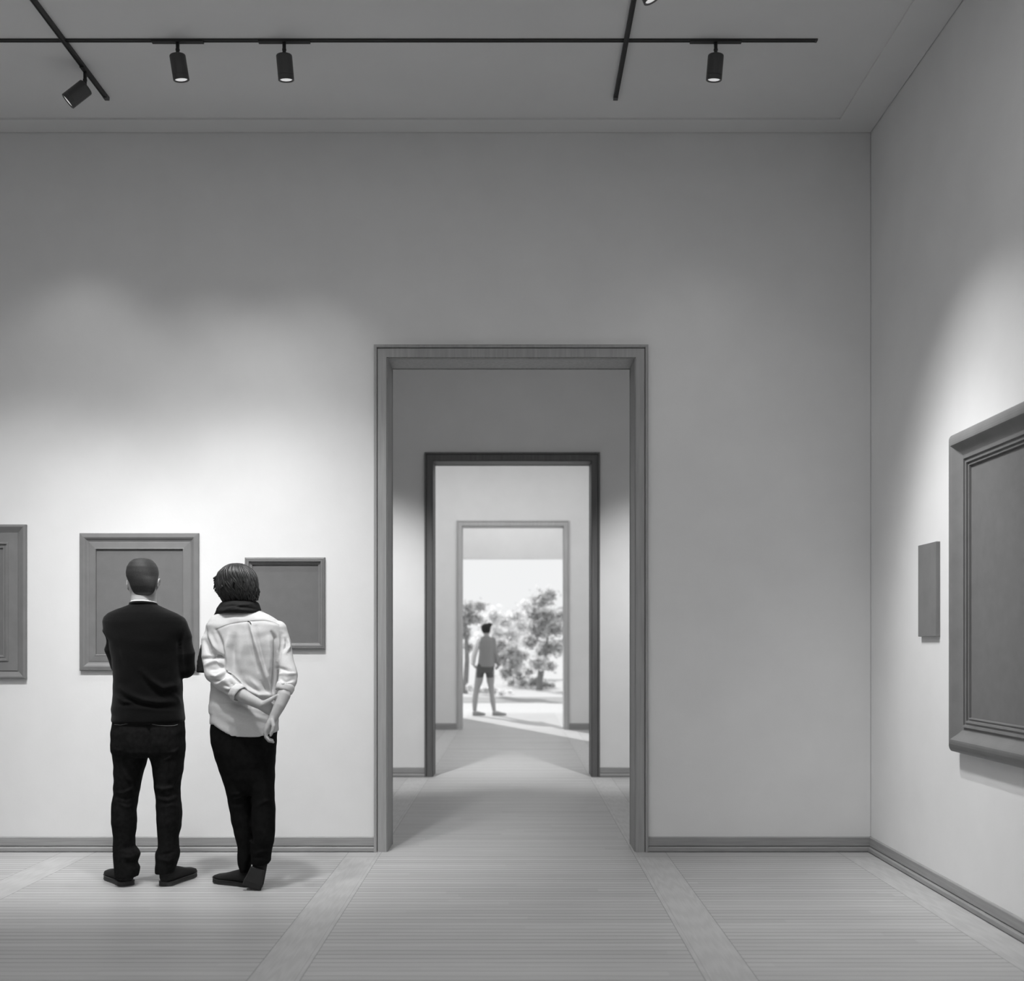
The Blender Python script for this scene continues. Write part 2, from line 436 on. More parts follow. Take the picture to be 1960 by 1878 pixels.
def spot(label, x, y, axis, along='x', stem=.077, L=.118, r=.043, ztop=ZP-.008):
    t = thing('track_spotlight', label, 'spotlight', (x, y, ztop), 'black cylinder spotlights on the ceiling tracks')
    b = MB()
    if along == 'x': b.box(x-.14, x+.14, y-.0135, y+.0135, ztop-.008, ztop)
    else: b.box(x-.0115, x+.0115, y-.05, y+.05, ztop-.006, ztop)
    b.build('adapter', M['black'], t)
    z0 = ztop-.008
    b = MB(); b.tube([(x, y, z0), (x, y, z0-stem*.5), (x, y, z0-stem-.012)], [.010, .0095, .009], 14, up=(1, 0, 0), round_ends=False)
    b.tube([(x, y, z0-stem*.45), (x, y, z0-stem*.55)], [.0115, .0115], 14, up=(1, 0, 0), round_ends=False)
    b.build('stem', M['black'], t, True)
    a = Vector(axis).normalized()
    top = Vector((x, y, z0-stem)) ; 
    # hinge sits inside the upper end of the can
    A = top-a*.012; B = top+a*L
    side = a.orthogonal().normalized(); s2 = a.cross(side)
    prof = [(0, .0005), (0, r-.006), (.003, r-.002), (.008, r), (L*.88, r), (L*.885, r-.0015), (L*.9, r-.0015), (L*.905, r), (L+.010, r), (L+.012, r-.002), (L+.012, r-.006), (L+.004, r-.007), (L+.002, r-.008), (L+.002, .0005)]
    rings = []
    for d, q in prof:
        rings.append([A+a*d+(side*math.cos(2*math.pi*i/28)+s2*math.sin(2*math.pi*i/28))*q for i in range(28)])
    b = MB(); b.rings(rings); b.build('housing', M['lampgrey'], t, False)
    b = MB(); c = A+a*(L+.0035)
    rings = [[c+a*d+(side*math.cos(2*math.pi*i/28)+s2*math.sin(2*math.pi*i/28))*q for i in range(28)] for d, q in ((0, .001), (0, r-.010), (.003, r-.011), (.0045, .001))]
    b.rings(rings); b.build('lens', M['lens'], t)
    return A+a*(L+.016), a

def beam(loc, target, power, size, blend=1.0, radius=.03):
    ld = bpy.data.lights.new('spot_beam', 'SPOT'); ld.energy = power; ld.spot_size = math.radians(size)
    ld.spot_blend = blend; ld.shadow_soft_size = radius
    o = bpy.data.objects.new('spot_beam', ld); C.objects.link(o); o.location = loc
    o.rotation_euler = (Vector(target)-Vector(loc)).to_track_quat('-Z', 'Y').to_euler()
    return o
xs = [(340-VX)*YT/F, (544-VX)*YT/F, (1370-VX)*YT/F]
p1, _ = spot('black spotlight on the cross track, left of a close pair at upper left', xs[0], YT, (.11, .22, -1))
p2, _ = spot('black spotlight on the cross track, right of a close pair at upper left', xs[1], YT, (.05, .22, -1))
p3, _ = spot('black spotlight hanging alone near the right end of the cross track', xs[2], YT, (-.05, .22, -1))
ya = 3.25*F/(VY-139)
p4, _ = spot('tilted black spotlight near the end of the upper left track', xa, ya, (-.72, -.14, -.68), 'y', .088, .128, .044, ZP-.021)
p5, _ = spot('spotlight with bright lens cut by the top picture edge beside the right track', xb, 4.99, (.42, .1, -.9), 'y', .052, .130, .044, ZP-.021)

LP = dict(a=44, b=46, c=10, d=36, e=225)
beam(p1, (-2.1, D1, .6), LP['a'], 76)
beam(p2, (-1.5, D1, .6), LP['b'], 76)
beam(p3, (1.2, D1, 1.0), LP['c'], 90)
beam(p4, (-3.1, D1, .6), LP['d'], 76)
beam(p5, (XR, 5.1, .8), LP['e'], 62)
# unseen spots added above the frame to wash the walls and floor
for x, e in ((-2.95, 315), (-2.0, 268), (-1.3, 285)):
    beam((x, 4.5, 4.45), (x-.1, D1, .55), e, 55, radius=.12)
beam((.2, 5.05, 4.45), (XR, 5.35, 1.3), 310, 36, radius=.12)
beam((0, 4.2, 4.45), (.1, 4.5, 0), 100, 90, radius=.15)

def area(name, loc, rot, sx, sy, power):
    ld = bpy.data.lights.new(name, 'AREA'); ld.shape = 'RECTANGLE'; ld.size = sx; ld.size_y = sy; ld.energy = power
    o = bpy.data.objects.new(name, ld); C.objects.link(o); o.location = loc; o.rotation_euler = rot
    return o
area('fill_gallery', (-.8, 1.5, ZP-.06), (0, 0, 0), 4.5, 5.0, 82)  # unseen overhead fill added for the gallery's ambient light
area('fill_second', (0, 8.4, ZP-.06), (0, 0, 0), 3, 1.2, 9)  # added fill like the ones in the rooms beyond, no fixture built
beam((-1.5, 8.1, 4.4), (-1.35, D2, .85), 610, 48, radius=.1)
beam((1.5, 8.1, 4.4), (1.35, D2, .85), 470, 48, radius=.1)
area('fill_third', (-.6, 13.2, ZP-.06), (0, 0, 0), 4, 3.2, 108)
area('fill_fourth', (-.6, 17.6, ZP-.06), (0, 0, 0), 4, 2.0, 44)

# ------------------------------------------------------------------ people
def to_np(me):
    n = len(me.vertices); a = np.empty(n*3); me.vertices.foreach_get('co', a)
    nn = np.empty(n*3); me.vertices.foreach_get('normal', nn)
    return a.reshape(-1, 3), nn.reshape(-1, 3)
def folds(me, fl, rough=.0, rscale=14):
    """raise or sink soft creases: (polyline in frame px, width px, height m)"""
    co, no = to_np(me)
    px = VX+co[:, 0]*F/co[:, 1]; py = VY-(co[:, 2]-EYE)*F/co[:, 1]
    disp = np.zeros(len(co))
    face = np.clip(-no[:, 1]*1.6, 0, 1)
    for pts, wd, amp in fl:
        best = np.full(len(co), 1e9); tt = np.zeros(len(co))
        ns = len(pts)-1
        for i in range(ns):
            ax, ay = pts[i]; bx, by = pts[i+1]
            L2 = (bx-ax)**2+(by-ay)**2+1e-6
            t = np.clip(((px-ax)*(bx-ax)+(py-ay)*(by-ay))/L2, 0, 1)
            d = np.hypot(px-ax-t*(bx-ax), py-ay-t*(by-ay))
            m = d < best; best[m] = d[m]; tt[m] = (i+t[m])/ns
        disp += amp*np.exp(-(best/wd)**2)*(.25+.75*np.sin(np.pi*np.clip(tt, 0, 1)))*face
    if rough:
        nz = np.array([mnoise.noise(Vector((c[0]*rscale, c[1]*rscale, c[2]*rscale*1.6))) for c in co])
        disp += nz*rough
    co = co+no*disp[:, None]
    me.vertices.foreach_set('co', co.ravel()); me.update()

def drape(o, pts, D, off):
    """points laid on the rear surface of a garment"""
    from mathutils.bvhtree import BVHTree
    me = o.data; tree = BVHTree.FromPolygons([v.co.copy() for v in me.vertices], [tuple(p.vertices) for p in me.polygons])
    out = []
    for x, y in pts:
        p = at(x, y, D-.35); d = (p-Vector((0, 0, EYE))).normalized()
        h = tree.ray_cast(p, d, .6)
        out.append((h[0] if h[0] is not None else at(x, y, D-.12))-d*off)
    return out
def dense(pts, k=6):
    out = []
    for a, c in zip(pts[:-1], pts[1:]):
        out += [(a[0]+(c[0]-a[0])*i/k, a[1]+(c[1]-a[1])*i/k) for i in range(k)]
    return out+[pts[-1]]

def hand(b, wrist, fdir, pnorm, thumb, curl=.5, s=1.0, spread=.0):
    """palm and five fingers. pnorm points out of the palm, thumb = +1/-1 side along fdir x pnorm"""
    f = Vector(fdir).normalized(); p = Vector(pnorm); p = (p-f*p.dot(f)).normalized(); q = f.cross(p)*thumb
    w = Vector(wrist)
    b.tube([w-f*.015*s, w+f*.02*s, w+f*.055*s, w+f*.088*s], [(.024*s, .018*s), (.032*s, .018*s), (.040*s, .016*s), (.039*s, .012*s)], 16, up=q)
    for off, L, r in ((.030, .074, .0088), (.010, .083, .009), (-.010, .077, .0086), (-.029, .060, .0076)):
        a = w+f*.084*s+q*off*s
        ang = 0; pts = [a-f*.02*s, a]; cur = a
        for j, seg in enumerate((.46, .31, .25)):
            ang += curl*(.75 if j == 0 else 1.0)*1.05
            d = f*math.cos(ang)+p*math.sin(ang)+q*off*spread
            cur = cur+d*L*seg*s; pts.append(cur)
        b.tube(pts, [r*1.05*s, r*1.05*s, r*s, r*.93*s, r*.8*s], 10, up=q)
    a = w+f*.022*s+q*.024*s+p*.006*s
    pts = [a, a+(f*.6+q*.75+p*.25).normalized()*.036*s]
    pts.append(pts[-1]+(f*.88+q*.35+p*.3).normalized()*.032*s)
    pts.append(pts[-1]+(f*.93+q*.05+p*.35).normalized()*.024*s)
    b.tube(pts, [.014*s, .0115*s, .0098*s, .008*s], 10, up=p)

def face(b, c, D):
    """nose, brow, lips, chin and eyes on the far (+y) side of the head; c = head centre"""
    x, y, z = c
    b.tube([(x, y+.092, z+.015), (x, y+.106, z-.008), (x, y+.118, z-.030)], [.008, .011, .014], 10)
    b.tube([(x-.045, y+.086, z+.024), (x, y+.098, z+.028), (x+.045, y+.086, z+.024)], [.010, .012, .010], 10)
    for sx in (-1, 1):
        b.ball((x+sx*.031, y+.081, z+.004), .013)
        b.ball((x+sx*.045, y+.066, z-.024), (.026, .022, .026))
    b.tube([(x-.024, y+.092, z-.064), (x, y+.104, z-.064), (x+.024, y+.092, z-.064)], [.007, .010, .007], 8)
    b.tube([(x-.022, y+.090, z-.079), (x, y+.102, z-.080), (x+.022, y+.090, z-.079)], [.007, .010, .007], 8)
    b.ball((x, y+.070, z-.100), (.034, .030, .024))

def ear(b, px, py, D, sx, k=1.0):
    """auricle standing off the side of the head: rim, lobe and bowl"""
    c = at(px, py, D)
    pts = []
    for i in range(8):
        t = math.radians(-70+i*38)
        pts.append(c+Vector((sx*(.004*k+.0045*math.sin(t)), -.015*math.cos(t)+.004, .027*math.sin(t))))
    b.tube(pts, [.0048]*8, 8, up=(1, 0, 0))
    b.ball(c+Vector((-sx*.004, .004, 0)), (.0095*k, .013, .027))
    b.ball(c+Vector((-sx*.003, .003, -.024)), (.007, .008, .009))

def shoe(t, heel, ang, L=.28, W=.092, H=.075, sole_mat=None, lift=0.0, name='shoe'):
    """heel: ground point under the heel; ang: toe direction measured from +y towards +x"""
    f = Vector((math.sin(ang), math.cos(ang), 0)); s = Vector((math.cos(ang), -math.sin(ang), 0)); o = Vector(heel)
    plan = [(0, .18), (.015, .30), (.06, .42), (.16, .45), (.30, .43), (.45, .43), (.62, .48), (.76, .50), (.88, .42), (.96, .27), (1.0, .10)]
    top = [.90, .96, 1.0, 1.0, .98, .86, .70, .60, .54, .46, .34]
    b = MB(); rings = []
    for (u, w), h in zip(plan, top):
        c = o+f*(u*L); zs = .018+(.010*max(0, (u-.7)/.3)**2); r = []
        for i in range(18):
            a = 2*math.pi*i/18
            cx = math.cos(a); sz = math.sin(a)
            wz = w*W*(1.0 if sz < 0 else (1-.38*sz*sz))
            zz = zs+(H*h-zs)*.5*(1+math.copysign(abs(sz)**.7, sz))
            r.append(c+s*(cx*abs(cx)**-.25*wz if abs(cx) > 1e-3 else 0)+Vector((0, 0, zz)))
        rings.append(r)
    b.rings(rings)
    up = b.build(name, M['shoe'], t, True)
    b = MB(); rings = []
    lo = []; hi = []
    side = [(u, w+.004) for u, w in plan]
    lo_ring = [(u, w) for u, w in side]+[(u, -w) for u, w in reversed(side)]
    for z0, e in ((0, -.02), (.004, 0), (.019, .0), (.0235, -.03)):
        rings.append([o+f*((u-.5)*1.012*L+.5*L)+s*((w+math.copysign(e, w))*W)+Vector((0, 0, z0+.010*max(0, (u-.7)/.3)**2)) for u, w in lo_ring])
    b.rings(rings)
    b.build('sole', sole_mat or M['sole'], up, False)
    return up

# ---- man in the black sweater
def man():
    D = 5.75
    t = thing('person', 'man in black sweater and black jeans, cropped hair, standing with arms folded, seen from behind', 'person', (at(284, VY, D).x, D, 0))
    torso = [(1153.5, 251.5, 297, .056), (1157, 250, 299, .062), (1160, 243, 305, .072), (1166, 225, 319, .087), (1174, 209, 338.5, .102), (1182, 200.5, 352, .110), (1190, 197.5, 357, .116), (1202, 199, 357.5, .119), (1213, 204, 355, .123),
             (1225, 210, 352, .126), (1260, 216, 348, .122), (1300, 219, 347, .115), (1330, 218, 348.5, .115), (1345, 217, 349, .120), (1357, 215.2, 350, .126),
             (1367, 216.5, 351.5, .130), (1378, 215.2, 352.9, .132), (1383, 217, 351, .128)]
    armL = [at(219, 1191, D), at(213.5, 1208, D), at(216, 1240, D+.01), at(228.5, 1274, D+.02)]
    armR = [at(342, 1196, D), at(350, 1222, D), at(355, 1250, D), at(355.5, 1281, D+.02)]
    foreL = [armL[-1], at(240, 1268, D+.10), at(275, 1258, D+.17), at(300, 1252, D+.19)]
    foreR = [armR[-1], at(345, 1278, D+.10), at(310, 1270, D+.185), at(278, 1258, D+.225)]
    b = MB(); b.loft(torso, D, 2.35, 40)
    b.tube(armL, [.044, .049, .047, .047], 20); b.tube(armR, [.049, .051, .052, .052], 20)
    b.tube(foreL, [.046, .044, .038, .033], 18); b.tube(foreR, [.050, .046, .039, .034], 18)
    def post(me):
        folds(me, [([(272, 1283), (290, 1303), (312, 1317), (335, 1312), (345, 1297)], 5, .017),
                   ([(232, 1316), (252, 1331), (275, 1341), (305, 1345), (332, 1343)], 5.5, .019),
                   ([(224, 1332), (238, 1343), (256, 1346)], 3.5, .012),
                   ([(327, 1325), (340, 1335), (348, 1350)], 4, .007),
                   ([(268, 1294), (300, 1330), (340, 1330)], 7, -.006),
                   ([(228, 1326), (258, 1342), (300, 1354), (340, 1352)], 5, -.007),
                   ([(352, 1212), (345, 1230), (347, 1262), (351, 1290)], 5, -.012),
                   ([(216, 1222), (226, 1245), (236, 1275)], 6, -.004),
                   ([(217, 1353), (260, 1356), (350, 1362)], 4, .004)], .003, 11)
    sw = b.fused('sweater', M['sweater'], t, .006, 5, post)
    # ribbed neckline
    ring = []
    for i in range(36):
        a = 2*math.pi*i/36
        c = at(274.5, 1157.6, D)
        ring.append(c+Vector((math.cos(a)*.0725, math.sin(a)*.066+.002, .010*max(0, -math.sin(a))-.03*max(0, math.sin(a)))))
    b = MB(); rr = []
    for i in range(36):
        p = ring[i]; c = at(274.5, 1157, D); out = (p-c); out.z = 0; out.normalize()
        rr.append([p+out*math.cos(q)*.005+Vector((0, 0, math.sin(q)*.009)) for q in [2*math.pi*j/8 for j in range(8)]])
    b.rings(rr, closed=True); b.build('neckband', M['sweater'], sw, True)
    b = MB(); rr = []
    for i in range(36):
        p = ring[i]+Vector((0, 0, .008)); c = at(274.5, 1157, D); out = (p-c); out.z = 0; out.normalize(); p = p-out*.004
        rr.append([p+out*math.cos(q)*.003+Vector((0, 0, math.sin(q)*.006)) for q in [2*math.pi*j/8 for j in range(8)]])
    b.rings(rr, closed=True); o = b.build('undershirt_collar', M['white'], t, True); o['label'] = 'white undershirt edge'
    # jeans
    pelvis = [(1370, 219, 349, .118), (1382, 217, 351.5, .120), (1400, 215.2, 353, .126), (1423, 214.3, 353, .130), (1438, 215.5, 352.6, .126), (1447, 222, 347, .10)]
    legL = [(1425, 214.5, 284, .100), (1445, 217.6, 283, .098), (1455, 218.6, 280, .095), (1473, 219.6, 275, .090), (1492, 219, 270, .084), (1507, 218.8, 267.5, .080), (1519, 219.6, 264.8, .076),
            (1527, 217, 263, .076), (1536, 215, 261.6, .076), (1552, 214.6, 259.4, .078), (1574, 215.4, 260.4, .078), (1597, 218.6, 258, .072), (1620, 218.6, 256.6, .068), (1628, 218.6, 264.5, .072),
            (1635, 218.4, 267.4, .074), (1645, 219, 264, .072), (1653, 219.5, 262, .072), (1661, 220, 266.8, .074), (1669, 220.5, 265.5, .074), (1678, 221.5, 263, .072)]
    legR = [(1425, 285, 352.9, .100), (1445, 286, 352, .098), (1456, 290.4, 350.5, .095), (1477, 293.6, 349.3, .090), (1488, 295, 347, .086), (1497, 296, 344.3, .082), (1507, 297, 343.8, .079), (1524, 299, 344, .076),
            (1533, 299.7, 345.5, .076), (1541, 300, 346.8, .077), (1556, 300.5, 347.2, .078), (1574, 301, 346, .078), (1584, 301.6, 344.8, .075), (1604, 303.2, 340.7, .070), (1621, 303.8, 341.8, .069), (1631, 299, 343.2, .073),
            (1642, 299, 341.8, .073), (1651, 299.3, 338.8, .072), (1660, 299, 336, .072), (1670, 299, 333, .070)]
    b = MB(); b.loft(pelvis, D, 2.4, 40); b.loft(legL, D, 2.2, 30); b.loft(legR, D, 2.2, 30)
    def post2(me):
        folds(me, [([(319, 1441), (334, 1439), (346, 1428)], 2.2, .005), ([(314, 1455), (324, 1450), (334, 1443)], 3, .006), ([(217, 1432), (226, 1437), (236, 1437)], 2.2, .004),
                   ([(223, 1517), (236, 1518), (252, 1510), (262, 1499)], 3, .008), ([(298, 1507), (312, 1511), (330, 1507), (346, 1480)], 3, .009), ([(235, 1470), (243, 1490), (262, 1500)], 4, .006),
                   ([(300, 1529), (322, 1533), (344, 1524)], 3, .006), ([(222, 1526), (242, 1530), (262, 1524)], 3, -.006), ([(300, 1521), (322, 1524), (344, 1517)], 3, -.006),
                   ([(222, 1538), (244, 1545), (260, 1540)], 3, .005), ([(310, 1545), (330, 1541), (345, 1545)], 3, .004), ([(262, 1636), (250, 1642), (232, 1640)], 3, .006), ([(240, 1652), (254, 1650), (264, 1654)], 3, -.007),
                   ([(302, 1643), (322, 1649), (338, 1640)], 3, .006), ([(302, 1637), (322, 1634), (341, 1630)], 3, -.006), ([(284.6, 1385), (285, 1442)], 3, -.012), ([(310, 1655), (325, 1653), (337, 1648)], 3, -.005)], .0035, 13)
    jn = b.fused('jeans', M['jeans'], t, .006, 4, post2)
    for pts in ([(219, 1387), (230, 1388), (241, 1386), (248, 1385)], [(291, 1386.5), (303, 1388.5), (320, 1389.5), (333, 1389), (340, 1387)]):
        q = drape(jn, dense(pts), D, .0012)
        MB().tube(q, .0012, 6).build('pocket_stitching', M['stitch'], jn, True)
    # feet
    hl = at(247, VY, 5.745); hr = at(315, VY, 5.735)
    shoe(t, (hl.x, 5.735, 0), math.radians(-42), .285, .096, .10)
    shoe(t, (hr.x-.002, 5.725, 0), math.radians(17), .285, .096, .10)
    # body
    b = MB()
    head = [(1069.5, 267, 281, .030, .0), (1072, 258, 288, .058, .0), (1078, 250.6, 294.4, .080, .002), (1086, 245.8, 299.4, .093, .004), (1096, 243.8, 301.3, .098, .004), (1106, 244.6, 300.8, .099, .004),
            (1112, 246.6, 300, .099, .005), (1120, 248.6, 299.2, .096, .006), (1128, 250.2, 298.6, .090, .010), (1136, 251.5, 298, .084, .016), (1146, 254, 296, .074, .022), (1152, 257, 293, .060, .03)]
    b.loft(head, D+.02, 2.15, 32)
    neck = [(1128, 252, 298, .060), (1140, 252, 298.5, .060), (1150, 251.5, 298.8, .062), (1160, 248, 301, .066), (1172, 240, 310, .07)]
    b.loft(neck, D+.004, 2.1, 28)
    hc = at(272.5, 1108, D+.02)
    face(b, hc, D)
    ear(b, 246.0, 1120, D+.02, -1, 1.1); ear(b, 302.0, 1117, D+.02, 1, 1.1)
    b.loft(torso[3:], D, 2.3, 32, .016); b.tube(armL, .034, 14); b.tube(armR, .034, 14); b.tube(foreL, [.034, .032, .028, .024], 14); b.tube(foreR, [.036, .033, .028, .024], 14)
    b.loft(pelvis, D, 2.3, 32, .014); b.loft(legL, D, 2.2, 24, .014); b.loft(legR, D, 2.2, 24, .014)
    hand(b, foreL[-1], Vector((1, .12, .25)), Vector((0, -1, .1)), -1, .35)
    hand(b, foreR[-1], Vector((-1, .12, .25)), Vector((0, -1, .1)), 1, .35)
    b.fused('body', M['skin'], t, .0045, 4)
    # cropped hair
    def hrow(py, L, R, back, front): return (py, L, R, (front-back)/2, (front+back)/2)
    hrw = [hrow(1068.8, 266, 282, -.034, .034), hrow(1071.2, 257, 289, -.063, .062), hrow(1077.5, 249.8, 295.2, -.082, .084), hrow(1086, 245.0, 300.1, -.094, .090), hrow(1096, 243.0, 302.0, -.099, .080), hrow(1104, 243.4, 301.6, -.100, .060),
           hrow(1110, 245.4, 300.4, -.100, .022), hrow(1116, 247.6, 299.4, -.098, -.004), hrow(1122, 249.6, 298.4, -.095, -.022), hrow(1128, 251.8, 297.2, -.089, -.036), hrow(1133, 254.6, 295, -.084, -.046), hrow(1137, 258, 292, -.080, -.056), hrow(1140, 263, 287, -.077, -.062)]
    b = MB(); b.loft(hrw, D+.02, 2.15, 40); b.fused('hair', M['buzz'], t, .004, 3)
    return t
man()

# ---- person in the pale shirt
def visitor():
    D = 5.72
    t = thing('person', 'person in pale shirt and dark scarf with hands clasped behind back, wavy dark hair', 'person', (at(470, VY, D).x, D, 0))
    torso = [(1166, 436, 494, .055), (1171, 420, 504, .072), (1178, 410, 517, .088), (1186, 402, 529, .100), (1196, 397, 540, .110), (1210, 398, 543, .118), (1235, 402, 543, .124), (1265, 405, 540, .122),
             (1300, 405, 537, .117), (1320, 404.4, 535, .117), (1335, 402.6, 535.5, .121), (1350, 400.7, 536.4, .126), (1365, 401.4, 536, .130), (1378, 402.5, 534.5, .132), (1390, 403.4, 532, .133)]
    def hem(px):
        xs_ = [400, 404, 413.6, 426.4, 436, 443.6, 456.4, 480, 501, 520, 532]
        ys_ = [1388, 1387, 1384.6, 1389, 1396, 1401.5, 1406.8, 1408, 1408.2, 1405, 1400]
        return float(np.interp(px, xs_, ys_))
    def zf(rings):
        base = rings[-1]; out = rings[:-2]
        for f, ins in ((.0, 0), (.5, 0), (.92, 0), (1.0, .985)):
            ring = []
            cx = sum(p.x for p in base)/len(base)
            for p in base:
                px = VX+p.x*F/D; h = hem(px); z1 = EYE-(h-VY)*D/F; z0 = rings[-3][0].z
                q = Vector((p.x, p.y, z0+(z1-z0)*f))
                if ins: q.x = cx+(q.x-cx)*ins; q.y = D+(q.y-D)*ins
                ring.append(q)
            out.append(ring)
        return out
    sL = [at(410, 1200, D), at(401.5, 1225, D-.005), at(405, 1255, D-.03), at(412, 1288, D-.075)]
    fL = [sL[-1], at(426, 1303, D-.115), at(441, 1315, D-.145), at(452, 1323.5, D-.16)]
    sR = [at(533, 1203, D), at(542, 1230, D-.005), at(546, 1258, D-.03), at(552, 1292, D-.065)]
    fR = [sR[-1], at(550.5, 1303, D-.09), at(546.5, 1314, D-.125)]
    b = MB(); b.loft(torso, D, 2.35, 120, zf=zf)
    b.tube(sL, [.046, .047, .055, .056], 22); b.tube(fL, [.056, .050, .045, .043], 22)
    b.tube(sR, [.044, .044, .042, .050], 22); b.tube(fR, [.051, .050, .046], 22)
    FL = [([(413, 1206), (421, 1224), (429, 1250), (432, 1285)], 3.5, -.015),
          ([(541, 1215), (537, 1240), (532, 1270), (527, 1300), (522, 1325)], 3.5, -.012),
          # box pleat and its long drag lines
          ([(478, 1193), (483, 1212), (493, 1245), (501, 1275), (510, 1302), (522, 1328)], 3.2, .019),
          ([(474, 1196), (479, 1220), (486, 1255), (494, 1285)], 3.0, -.013), ([(490, 1200), (495, 1225), (502, 1255), (512, 1290)], 3.0, -.010),
          ([(520, 1210), (527, 1222), (526, 1260), (524, 1300), (521, 1330)], 3, -.022), ([(514, 1222), (516, 1260), (512, 1300)], 5, .014), ([(532, 1215), (534, 1245), (531, 1285)], 3, .012),
          ([(437, 1216), (433, 1240), (436, 1262), (440, 1285)], 5, .018), ([(450, 1215), (446, 1245), (448, 1280)], 5, -.014), ([(461, 1230), (460, 1262), (464, 1300)], 6, .011),
          # cloth bunched above the forearm
          ([(446, 1298), (470, 1317), (495, 1331), (522, 1331)], 5, .026), ([(438, 1304), (460, 1323), (488, 1341), (520, 1338)], 3.5, -.016),
          ([(466, 1306), (480, 1318), (488, 1329)], 4, -.013), ([(478, 1300), (492, 1314), (500, 1326)], 4, .013), ([(430, 1268), (440, 1292), (456, 1310)], 5, .015), ([(500, 1305), (508, 1318), (514, 1328)], 3.5, -.012),
          # left sleeve
          ([(392, 1226), (402, 1248), (424, 1258)], 4, -.017), ([(388, 1262), (402, 1258.5), (420, 1256), (428, 1262)], 3.2, -.020), ([(394, 1273), (410, 1267), (425, 1269)], 4, .017), ([(400, 1282), (414, 1280), (428, 1277)], 3, -.010), ([(403, 1291), (415, 1296), (428, 1289), (434, 1282)], 3, .015),
          ([(406, 1303), (420, 1303), (433, 1291)], 3, -.017), ([(412, 1310), (425, 1305), (441, 1301)], 4, .014), ([(400, 1214), (410, 1234), (420, 1251)], 3.5, .014), ([(418, 1321), (436, 1325), (450, 1314)], 3, -.012), ([(428, 1312), (438, 1314), (448, 1306)], 3, -.010),
          # right sleeve
          ([(533, 1279), (548, 1282), (563, 1287)], 3, -.014), ([(535, 1290), (550, 1293), (566, 1289)], 3.2, .016), ([(536, 1299), (548, 1305), (563, 1301)], 3, -.014), ([(532, 1311), (545, 1309), (560, 1306)], 3, .012), ([(546, 1222), (549, 1232), (543, 1247)], 2.6, -.014), ([(552, 1225), (554, 1238), (547, 1251)], 2.6, .012),
          # yoke and tail
          ([(410, 1207), (440, 1194.5), (472, 1190), (505, 1188.5), (535, 1197)], 1.8, -.003), ([(404, 1345), (440, 1345), (500, 1352), (530, 1365)], 6, -.010), ([(436, 1358), (466, 1366), (508, 1377)], 5, .009), ([(420, 1362), (450, 1384), (480, 1396)], 8, .006)]
    sh = b.fused('shirt', M['shirt'], t, .005, 4, lambda me: folds(me, FL, .003, 16))
    pts = drape(sh, dense([(413, 1204.5), (419, 1201.5), (430, 1197), (442, 1193.5), (456, 1190.8), (472, 1189), (490, 1187.5), (508, 1187.3), (522, 1190), (534, 1196)]), D, .0004)
    MB().tube(pts, .0007, 6, up=(0, 1, 0)).build('yoke_seam', M['seam'], sh, True)
    pts = drape(sh, [(474.5, 1189.2), (476.5, 1189.8), (478.5, 1191.3), (480, 1194)], D, .0035)
    o = MB().tube(pts, [(.0030, .0025)]*4, 8).build('hanging_loop', M['black'], sh, True); o['label'] = 'small dark hanging loop'
    # rolled cuffs
    def cuff(c, ax, r, wd, nm='cuff'):
        ax = Vector(ax).normalized(); u = ax.orthogonal().normalized(); w = ax.cross(u); c = Vector(c)
        b = MB(); rr = []
        for dd, q in ((-wd, r*.80), (-wd*.9, r*1.0), (-wd*.2, r*1.06), (wd*.5, r*1.05), (wd*.95, r*1.0), (wd, r*.93), (wd*.7, r*.84), (-wd*.5, r*.78)):
            rr.append([c+ax*dd+(u*math.cos(2*math.pi*i/28)+w*math.sin(2*math.pi*i/28))*(q+.0025*math.sin(i*1.7+dd*90)) for i in range(28)])
        b.rings(rr, closed=False, cap=False); b.rings([rr[-1], rr[0]], cap=False)
        bmesh.ops.remove_doubles(b.bm, verts=b.bm.verts[:], dist=1e-5)
        return b.build(nm, M['shirt'], sh, True)
    cuff(fL[-1]+(fL[-1]-fL[-2])*.25, fL[-1]-fL[-2], .047, .022)
    cuff(fR[-1]+(fR[-1]-fR[-2])*.25, Vector((-.28, -.35, -1)), .046, .022)
    # trousers
    pelvis = [(1378, 405, 531, .118), (1395, 403.6, 530, .124), (1421, 405, 528.6, .126), (1445, 411.4, 527, .124), (1466, 418, 525.6, .118), (1490, 426.4, 525, .108), (1508, 432.5, 524.7, .095), (1520, 440, 520, .07)]
    legL = [(1470, 420, 490, .10), (1490, 426.6, 484, .098), (1513, 434, 481.5, .09), (1533, 437, 481, .08), (1552, 440.4, 483, .074), (1580, 445.7, 487, .072), (1601, 451, 488, .068), (1620, 455.3, 487, .062), (1632, 455.5, 486, .062), (1645, 455, 484, .062), (1653, 456.5, 480, .062), (1660, 459, 479, .060), (1668, 461, 478, .056)]
    legR = [(1470, 470, 525.4, .10, 0), (1490, 476, 525, .096, -.005), (1513, 480, 524.7, .09, -.015), (1527, 483.3, 524.8, .085, -.022), (1540, 484.2, 525.8, .08, -.03), (1552, 482.5, 526.7, .076, -.035), (1584, 482, 526, .074, -.05), (1612, 485, 524.4, .068, -.06), (1622, 484, 521, .062, -.06), (1628, 482.4, 519.4, .062, -.06), (1610, 480, 520.7, .063, -.06), (1647, 481, 518.5, .060, -.06), (1654, 483, 514, .056, -.058)]
    b = MB(); b.loft(pelvis, D, 2.35, 44); b.loft(legL, D, 2.2, 30); b.loft(legR, D, 2.2, 30)
